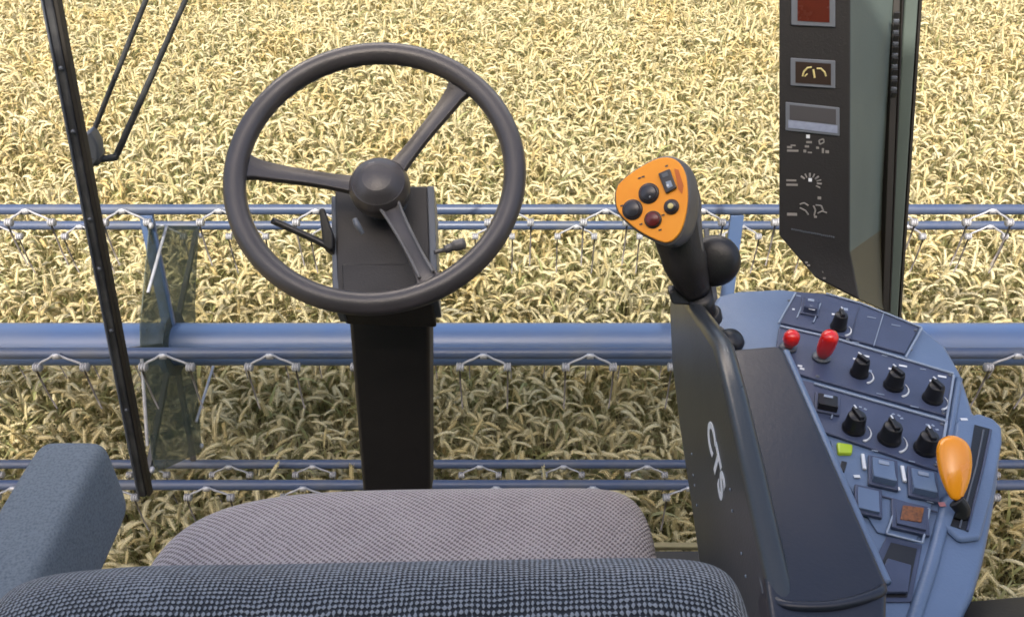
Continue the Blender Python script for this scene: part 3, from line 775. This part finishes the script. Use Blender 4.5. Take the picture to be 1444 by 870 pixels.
# orange throttle lever
q0 = up(1352, 738, .006); kn_c = at(1345, 655, (Z(1345, 690) - CAM).dot(FW) - .035)
kt = at(1344, 614, (Z(1345, 650) - CAM).dot(FW) - .045); kb = at(1348, 706, (Z(1345, 715) - CAM).dot(FW) - .022)
tl = obj('throttle_lever', tube(smooth_path([q0, (q0 + kb)/2 + Vector((.004, 0, 0)), kb]), .0045, 10, sx=1.6, sy=.7, ref=(1, 0, 0)), 'black', con)
tl['label'] = 'large orange paddle-shaped throttle lever'
rads = [.004, .0065, .0105, .0135, .0152, .0155, .0150, .0132, .0100, .0050, .0008]
tpos = [0, .08, .22, .38, .55, .68, .79, .88, .94, .985, 1.0]
obj('lever_knob', tube([kb.lerp(kt, t) for t in tpos], rads, 24, sx=1.05, sy=.62, ref=(1, 0, 0)), 'orange', tl, sub=1)

# side panel, armrest pad
SX = .2
sidep = [(944, 415), (943, 440), (947, 520), (958, 610), (972, 705), (984, 790), (1000, 900), (1100, 905), (1090, 862), (1068, 760), (1045, 650), (1022, 545), (1006, 482), (985, 450), (962, 420)]
obj('side_panel', prism([onx(a, b, SX) for a, b in sidep], (.022, 0, 0)), 'side', con, bevel=.009, seg=4)
PZ = 2.715
padp = [(1018, 500), (1028, 492), (1095, 486), (1106, 492), (1252, 822), (1250, 900), (1090, 900), (1076, 800), (1040, 620)]
obj('armrest_core', prism([onz(a, b, PZ - .02) for a, b in [(1014, 497), (1104, 490), (1250, 818), (1250, 905), (1084, 905)]], (0, 0, -.09)), 'side', con, bevel=.006)
pad = obj('armrest_pad', prism([onz(a, b, PZ) for a, b in padp], (0, 0, -.035)), 'pad', con, bevel=.011, seg=5)
pad['label'] = 'dark blue vinyl armrest pad'
obj('pad_highlight', tube([onz(1108, 497, PZ - .011), onz(1180, 662, PZ - .011), onz(1250, 822, PZ - .011)], .0042, 12), 'deck', con)  # lighter beads along both pad edges paint in the window highlight
obj('pad_highlight', tube([onz(1017, 508, PZ - .012), onz(1044, 640, PZ - .012), onz(1082, 838, PZ - .012)], .0040, 12), 'trimgrey', con)
# rolled vinyl at the near end
ra, rb = onz(1086, 836, PZ), onz(1252, 822, PZ)
obj('pad_seam', tube(smooth_path([ra + Vector((.003, 0, -.006)), ra.lerp(rb, .12) + Vector((0, -.012, -.001)), ra.lerp(rb, .5) + Vector((0, -.016, 0)), ra.lerp(rb, .88) + Vector((0, -.008, -.001)), rb + Vector((-.003, 0.002, -.006))]), .0045, 10), 'pad', con)
# lettering on the side panel
cu = bpy.data.curves.new('lettering', 'FONT'); cu.body = 'CTS'; cu.size = 1; cu.extrude = .01; cu.offset = .028; cu.shear = 0; cu.align_x = 'CENTER'; cu.align_y = 'CENTER'
cu.materials.append(M['white'])
tmp_o = bpy.data.objects.new('lettering_curve', cu); C.objects.link(tmp_o)
bpy.context.view_layer.update()
lme = bpy.data.meshes.new_from_object(tmp_o.evaluated_get(bpy.context.evaluated_depsgraph_get())); bpy.data.objects.remove(tmp_o)
lo = bpy.data.objects.new('lettering', lme); C.objects.link(lo); lo.parent = con
pa, pb2 = onx(999, 596, SX), onx(1021, 702, SX)
ctr = (pa + pb2)/2; L_ = (pb2 - pa).length; dd = (pb2 - pa).normalized(); nn = Vector((-1, 0, 0)); uu = nn.cross(dd)
hgt = .027
lo.matrix_world = Matrix.Identity(4)
mw = Matrix((( (dd*(L_/1.85)).x, (uu*hgt*1.4).x, (nn*.03).x, ctr.x - .0006), ((dd*(L_/1.85)).y, (uu*hgt*1.4).y, (nn*.03).y, ctr.y), ((dd*(L_/1.85)).z, (uu*hgt*1.4).z, (nn*.03).z, ctr.z), (0, 0, 0, 1)))
lo.matrix_local = Matrix.Translation(-world_of(con)) @ mw
for i, (a, b) in enumerate(((976, 640), (978, 670), (980, 684), (983, 712), (1030, 690), (1033, 720), (1052, 812), (1046, 780))):
    obj('screw', lathe(onx(a, b, SX - .0005), (-1, 0, 0), [(.0014, 0), (.0014, .0008), (0, .001)], 8), 'line', con)

# ------------------------------------------------------------------ multifunction lever
jl = thing('control_lever', 'multifunction hand lever with orange button face standing on the console', 'lever', Z(1000, 480))
fn = -(ray(918, 285)).normalized(); fn = (fn + Vector((-.30, 0, .25))).normalized()
FC = at(917, 285, .95)
fo = [(868, 272), (873, 259), (893, 242), (921, 226), (940, 222), (955, 227), (965, 241), (969, 262), (969, 290), (963, 318), (954, 334), (941, 342), (925, 338), (900, 325), (877, 305), (869, 290)]
fpts = [onp(a, b, FC, fn) for a, b in fo]
fpts = smooth_path(fpts + [fpts[0]], 3)[:-1]
obj('face_plate', prism(fpts, -fn*.004), 'face', jl, bevel=.0012)
fcn = sum(fpts, Vector())/len(fpts)
# head shell: lofted from behind the face into the neck
def scaled(pts, s, off, c=None): c = c or fcn; return [c + (p - c)*s + off for p in pts]
bm = bmesh.new(); lv = []
neck = [at(962, 345, 1.0), at(975, 385, 1.03), at(988, 425, 1.05), at(998, 462, 1.06)]
lv.append(scaled(fpts, 1.0, -fn*.0035)); lv.append(scaled(fpts, 1.055, -fn*.004)); lv.append(scaled(fpts, 1.075, -fn*.010)); lv.append(scaled(fpts, 1.06, -fn*.020 + Vector((.006, 0, -.001))))
lv.append(scaled(fpts, .90, -fn*.034 + Vector((.012, .004, -.004)))); lv.append(scaled(fpts, .5, -fn*.044 + Vector((.014, .006, -.006))))
lvv = [[bm.verts.new(p) for p in r] for r in lv]
n = len(fpts)
for a, b in zip(lvv, lvv[1:]):
    for k in range(n): bm.faces.new((a[k], a[(k+1) % n], b[(k+1) % n], b[k]))
bm.faces.new(lvv[0]); bm.faces.new(lvv[-1])
obj('grip', bm, 'grip', jl, sub=1)
p0 = at(950, 318, .985)
obj('neck', tube(smooth_path([at(948, 300, .985), at(956, 335, .99), at(966, 370, 1.0), at(976, 398, 1.015), at(985, 415, 1.02)]), [.024]*5 + [.0235]*4 + [.0235]*4 + [.022]*4 + [.020]*4 + [.017]*4 , 20, sx=1.0, sy=.95) if False else
    tube(smooth_path([at(948, 300, .985), at(956, 335, .99), at(966, 370, 1.0), at(976, 398, 1.015), at(985, 415, 1.02)], 4), [.027, .027, .027, .0265, .026, .0255, .025, .025, .025, .0235, .022, .021, .020, .019, .0175, .016, .0145], 22), 'brown', jl)
obj('palm_rest', lathe(at(1007, 368, 1.02), Vector((-.35, -.8, .5)), [(0, -.02), (.014, -.019), (.025, -.012), (.030, -.002), (.029, .006), (.022, .012), (.012, .014), (0, .0145)], 32), 'black', jl)
obj('stem', tube([at(984, 410, 1.02), at(990, 432, 1.035), at(996, 455, 1.045), at(1002, 482, 1.06)], [.016, .015, .014, .0145], 18), 'black', jl)
obj('stem_ring', lathe(at(995, 447, 1.04), (at(984, 410, 1.02) - at(1002, 482, 1.06)), [(.0155, -.006), (.019, -.005), (.019, .005), (.0155, .006)], 24), 'brown', jl)
obj('latch', prism([at(942, 412, 1.01), at(955, 410, 1.01), at(985, 418, 1.02), at(978, 432, 1.02), at(948, 430, 1.01)], (0, .014, 0)), 'black', jl, bevel=.003)
obj('boot', lathe(Z(1002, 487) + Vector((0, 0, -.002)), (0, 0, 1), [(.028, 0), (.027, .004), (.020, .007), (.022, .011), (.016, .016), (.015, .022)], 28), 'black', jl)
obj('collar_knob', lathe(Z(1026, 490), (.1, -.2, 1), [(.012, 0), (.0155, .006), (.016, .014), (.012, .02), (0, .022)], 24), 'black', jl)
# guard of pale plastic around the neck side
obj('grip_spine', tube(smooth_path([at(969, 248, .965), at(977, 280, .975), at(978, 315, .98), at(982, 350, .985), at(990, 378, .99)], 4), [.004, .0055, .007, .008, .0085, .009, .009, .009, .009, .009, .009, .0085, .008, .007, .006, .004, .002], 14), 'grip', jl)
def button(px, py, r, m, name='button', h=.005):
    c = onp(px, py, FC, fn)
    b = obj(name, lathe(c + fn*.0003, fn, [(r, 0), (r, h*.7), (r*.85, h), (0, h*1.1)], 26), m, jl)
    obj('button_ring', lathe(c + fn*.0003, fn, [(r*1.02, 0), (r*1.22, 0), (r*1.18, .0018), (r*1.02, .002)], 26), 'btn', b)
    return b, c
button(892, 296, .0093, 'btn'); b_, c_ = button(915, 273, .0093, 'btn'); button(921, 310, .0078, 'btnred')
b_, c_ = button(947, 292, .0068, 'btn'); obj('lamp_dot', lathe(c_ + fn*.0056, fn, [(.0032, 0), (.0028, .0008), (0, .001)], 14), 'glyphyellow', b_)
obj('glint_dot', lathe(onp(918, 279, FC, fn) + fn*.0056, fn, [(.0012, 0), (0, .0006)], 8), 'white', jl)
rk = [(929, 246), (945, 239), (955, 266), (940, 274)]
obj('rocker', prism([onp(a, b, FC, fn) for a, b in rk], fn*.004), 'btn', jl, bevel=.001)
def fmark(pts, m, h=.0044, t=.0005): obj('printed_mark', prism([onp(a, b, FC, fn) + fn*h for a, b in pts], fn*t), m, jl, smooth=False)
fmark([(934, 247), (942, 244), (944, 249), (936, 252)], 'trimgrey'); fmark([(940, 258), (947, 256), (950, 264), (943, 267)], 'line'); fmark([(941, 262), (944, 261), (945, 264), (942, 265)], 'white', .005)
for a, b in ((900, 251), (905, 249), (938, 234), (902, 316), (929, 324), (933, 303), (875, 290)):
    fmark([(a, b), (a+4, b-1), (a+4, b+1), (a, b+2)], 'btn', .0003)
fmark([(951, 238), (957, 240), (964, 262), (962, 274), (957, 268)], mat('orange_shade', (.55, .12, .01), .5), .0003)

# ------------------------------------------------------------------ instrument unit
iu = thing('display_unit', 'tall dark instrument panel with three small displays beside the corner post', 'instrument panel', at(1170, 400, 1.2))
dT, dB = 1.16, 1.25
def f(px, py, off=0):   # the driver-facing face: leaning plane, A edge farther
    t = (px - 1098) / 102.0; s = py / 355.0
    return at(px, py, dT + (dB - dT)*s + (1 - t)*.03 - off)
face = [f(1098, -60), f(1200, -60), f(1199, 355), f(1098, 332)]
n0 = (face[1]-face[0]).cross(face[3]-face[0]).normalized()
if n0.y < 0: n0 = -n0
bm = bmesh.new()
A0, B0, B1, A1 = [bm.verts.new(p) for p in face]
C0 = bm.verts.new(at(1278, -60, 1.33)); C1 = bm.verts.new(at(1251, 318, 1.42)); bkT = bm.verts.new(at(1180, -60, 1.42)); bkB = bm.verts.new(at(1160, 322, 1.5))
L0 = bm.verts.new(at(1213, 424, 1.235)); L1 = bm.verts.new(at(1150, 392, 1.27)); L2 = bm.verts.new(at(1250, 440, 1.42)); L3 = bm.verts.new(at(1190, 410, 1.46))
quads = [(A0, B0, B1, A1), (B0, C0, C1, B1), (C0, bkT, bkB, C1), (bkT, A0, A1, bkB), (A0, bkT, C0, B0),
         (A1, B1, L0, L1), (B1, C1, L2, L0), (C1, bkB, L3, L2), (bkB, A1, L1, L3), (L0, L2, L3, L1)]
for q in quads: bm.faces.new(q)
house = obj('housing', bm, 'brown', iu, bevel=.003, seg=2, smooth=True)
house.data.materials.append(M['greengrey']); house.data.materials.append(M['greendark'])
# order may change after recalc, so pick the faces by position
def nearest_face(me, off, target):
    best = min(me.polygons, key=lambda p: (Vector(p.center) + off - target).length); return best
offw = world_of(house)
nearest_face(house.data, offw, (at(1200, -60, dT) + at(1278, -60, 1.33) + at(1251, 318, 1.42) + f(1199, 355))/4).material_index = 1
nearest_face(house.data, offw, (f(1199, 355) + at(1251, 318, 1.42) + at(1250, 440, 1.42) + at(1213, 424, 1.235))/4).material_index = 2
def fbox(name, pts, off, t, m, parent=iu, bevel=.0008):
    ps = [f(a, b) - n0*(off + .0012) for a, b in pts]
    return obj(name, prism(ps, -n0*t), m, parent, bevel=bevel, seg=2)
def rect(x0, y0, x1, y1, sk=0): return [(x0, y0), (x1, y0 + sk), (x1, y1 + sk), (x0, y1)]
def display(x0, y0, x1, y1, sk, m, sm=4, lo=0):
    fr = obj('display', prism([f(a, b) for a, b in rect(x0, y0, x1, y1, sk)], -n0*.004), 'frame', iu, bevel=.001, seg=2)
    w = x1 - x0
    obj('screen', prism([f(a, b) - n0*.0042 for a, b in rect(x0 + sm+3, y0 + sm+1, x1 - sm-2, y1 - sm - lo, sk*.8)], -n0*.0004), m, fr)
    return fr
display(1116, -12, 1178, 36, 3, 'screenred', 6)
d2 = display(1115, 82, 1178, 121, 4, 'screen')
d3 = display(1108, 144, 1184, 184, 8, 'screengrey', 3, 12)
obj('lower_bar', prism([f(a, b) - n0*.0044 for a, b in rect(1112, 169, 1181, 180, 8)], -n0*.0006), 'lcd', d3)
def fstroke(pts, w, m, parent, off=.0048):
    obj('symbol', tube([f(a, b) - n0*off for a, b in pts], w, 6), m, parent)
fstroke([(1132, 108), (1134, 101), (1139, 96), (1145, 95)], .0012, 'glyphyellow', d2); fstroke([(1152, 97), (1158, 97), (1163, 102), (1165, 108)], .0012, 'glyphyellow', d2)
fstroke([(1147, 98), (1149, 110)], .0013, 'glyphyellow', d2); fstroke([(1139, 104), (1135, 108)], .0009, 'glyphyellow', d2)
rnd = random.Random(4)
def blob(a, b, w=3, h=2, m='glyph'): fbox('printed_symbol', [(a, b), (a+w, b+.3), (a+w, b+h+.3), (a, b+h)], .0003, .0004, m, bevel=0)
def stroke(x0, y0, x1, y1, m='glyph', w=.0009):
    obj('printed_symbol', tube([f(x0, y0) - n0*.0014, f(x1, y1) - n0*.0014], w*1.25, 5), m, iu)
blob(1137, 190, 5, 5, 'white')
for a, b, w, h in ((1110, 206, 7, 3), (1115, 204, 7, 2), (1110, 211, 16, 3), (1137, 199, 8, 3), (1135, 205, 6, 3), (1133, 211, 4, 4), (1139, 214, 6, 2), (1151, 207, 4, 3), (1159, 209, 3, 7), (1164, 212, 5, 4)): blob(a, b, w, h)
for k in range(8):
    a = R(-90 + (k - 2)*24); cx, cy_ = 1142, 258; stroke(cx + 10*math.cos(a), cy_ + 8*math.sin(a), cx + 17*math.cos(a), cy_ + 14*math.sin(a), 'glyph', .0008 if k % 2 else .0012)
stroke(1155, 198, 1161, 196); stroke(1161, 196, 1162, 201); stroke(1162, 201, 1156, 204); stroke(1156, 204, 1155, 198)
blob(1140, 251, 5, 5, 'white'); blob(1109, 253, 14, 2.5); blob(1109, 259, 16, 3); blob(1110, 300, 14, 4)
for x0, y0, x1, y1 in ((1128, 288, 1134, 286), (1134, 286, 1140, 290), (1128, 293, 1136, 297), (1136, 297, 1140, 303), (1147, 290, 1150, 296), (1150, 296, 1148, 304), (1150, 289, 1158, 290), (1158, 290, 1161, 297), (1161, 297, 1153, 301), (1160, 298, 1166, 300)): stroke(x0, y0, x1, y1)
blob(1153, 277, 5, 4); blob(1148, 304, 4, 3)
for k in range(22): blob(1116 + k*2.8, 322 + k*.52 + rnd.uniform(-.3, .3), 1.8, 2.2, 'trimgrey')
for a, b in ((1136, 366), (1139, 370), (1160, 379), (1166, 383), (1161, 388)): fbox('printed_symbol', [(a, b), (a+4, b), (a+4, b+2.5), (a, b+2.5)], .012, .0006, 'glyph', bevel=0)
# ledge of the mounting bracket
0 and obj('bracket_knob', lathe(at(1141, 398, 1.24), (0, -.5, .8), [(.010, -.02), (.010, .0), (.007, .006), (0, .007)], 16), 'strip', iu)
# vertical trim strip between unit and post
s0, s1 = at(1266, -60, 1.29), at(1248, 440, 1.40)
obj('trim_strip', prism([s0 - Vector((.004, 0, 0)), s0 + Vector((.006, 0, 0)), s1 + Vector((.006, 0, 0)), s1 - Vector((.004, 0, 0))], (0, .02, 0)), 'rubber', iu, bevel=.001)
obj('trim_strip', prism([at(1274, -60, 1.30), at(1277, -60, 1.30), at(1256, 440, 1.41), at(1253, 440, 1.41)], (0, .02, 0)), 'rubber', iu)
for k in range(8):
    py = 22 + k*16; px = 1265 - py*.035
    obj('vent_slot', box(at(px, py, 1.277 + py*.0002), .008, .004, .009), 'black' if k else 'black', iu, bevel=.001)
    if k: obj('vent_rib', box(at(px, py - 8, 1.277 + py*.0002), .008, .005, .005), 'trimgrey', iu, bevel=.001)

# ------------------------------------------------------------------ sill in the near right corner
sl = obj('door_sill', prism([at(a, b, .80) for a, b in ((1262, 905), (1284, 864), (1318, 852), (1365, 843), (1444, 836), (1560, 832), (1560, 960), (1262, 960))], FW*-.10 + Vector((.0, 0, 0))), 'rubber', bevel=.01)
tag(sl, 'black padded door sill in the near right corner', 'door sill', kind='thing')

# ------------------------------------------------------------------ unseen tank behind the camera, made oversized to shade cab and near wheat
hb = obj('shade_tank', prism([(-2.7, -1.0, 1.2), (2.5, -1.0, 1.2), (2.5, -1.0, TANK_Z := 5.55), (-2.7, -1.0, TANK_Z)], (0, -2.4, 0)), 'body', bevel=.04)
tag(hb, 'unseen oversized green tank behind the cab, added for shade', 'shade tank', kind='structure')

# ------------------------------------------------------------------ light
w = bpy.data.worlds.new('World'); S.world = w; w.use_nodes = True
nt = w.node_tree; bg = nt.nodes['Background']
sky = nt.nodes.new('ShaderNodeTexSky'); sky.sky_type = 'NISHITA'; sky.sun_disc = False
SUN_EL, SUN_AZ = R(49), R(188)     # azimuth of the sun, clockwise from +Y
sky.sun_elevation = SUN_EL; sky.sun_rotation = SUN_AZ
sky.air_density = 1.0; sky.dust_density = 6.5; sky.ozone_density = 1.0
nt.links.new(sky.outputs[0], bg.inputs[0]); bg.inputs[1].default_value = .15
sd = bpy.data.lights.new('sun', 'SUN'); sd.energy = 2.0; sd.angle = R(.5); sd.color = (1, .95, .86)
so = bpy.data.objects.new('sun', sd); C.objects.link(so)
ds = Vector((math.sin(SUN_AZ)*math.cos(SUN_EL), math.cos(SUN_AZ)*math.cos(SUN_EL), math.sin(SUN_EL)))
so.rotation_euler = (-ds).to_track_quat('-Z', 'Y').to_euler(); so.location = ds * 20

cd = bpy.data.cameras.new('camera'); co = bpy.data.objects.new('camera', cd); C.objects.link(co)
co.location = CAM; co.rotation_euler = (math.pi/2 - PITCH, 0, 0)
cd.sensor_width = 36; cd.sensor_fit = 'HORIZONTAL'; cd.lens = 36 * F0 / W0; cd.clip_start = .02; cd.clip_end = 2000
S.camera = co
S.view_settings.view_transform = 'Standard'; S.view_settings.look = 'None'; S.view_settings.gamma = 1; S.view_settings.use_curve_mapping = False
S.view_settings.exposure = 1.32
S.render.engine = 'CYCLES'
S.cycles.filter_width = 1.7
S.cycles.max_bounces = 6; S.cycles.transparent_max_bounces = 8
S.render.resolution_x, S.render.resolution_y = 1024, 616
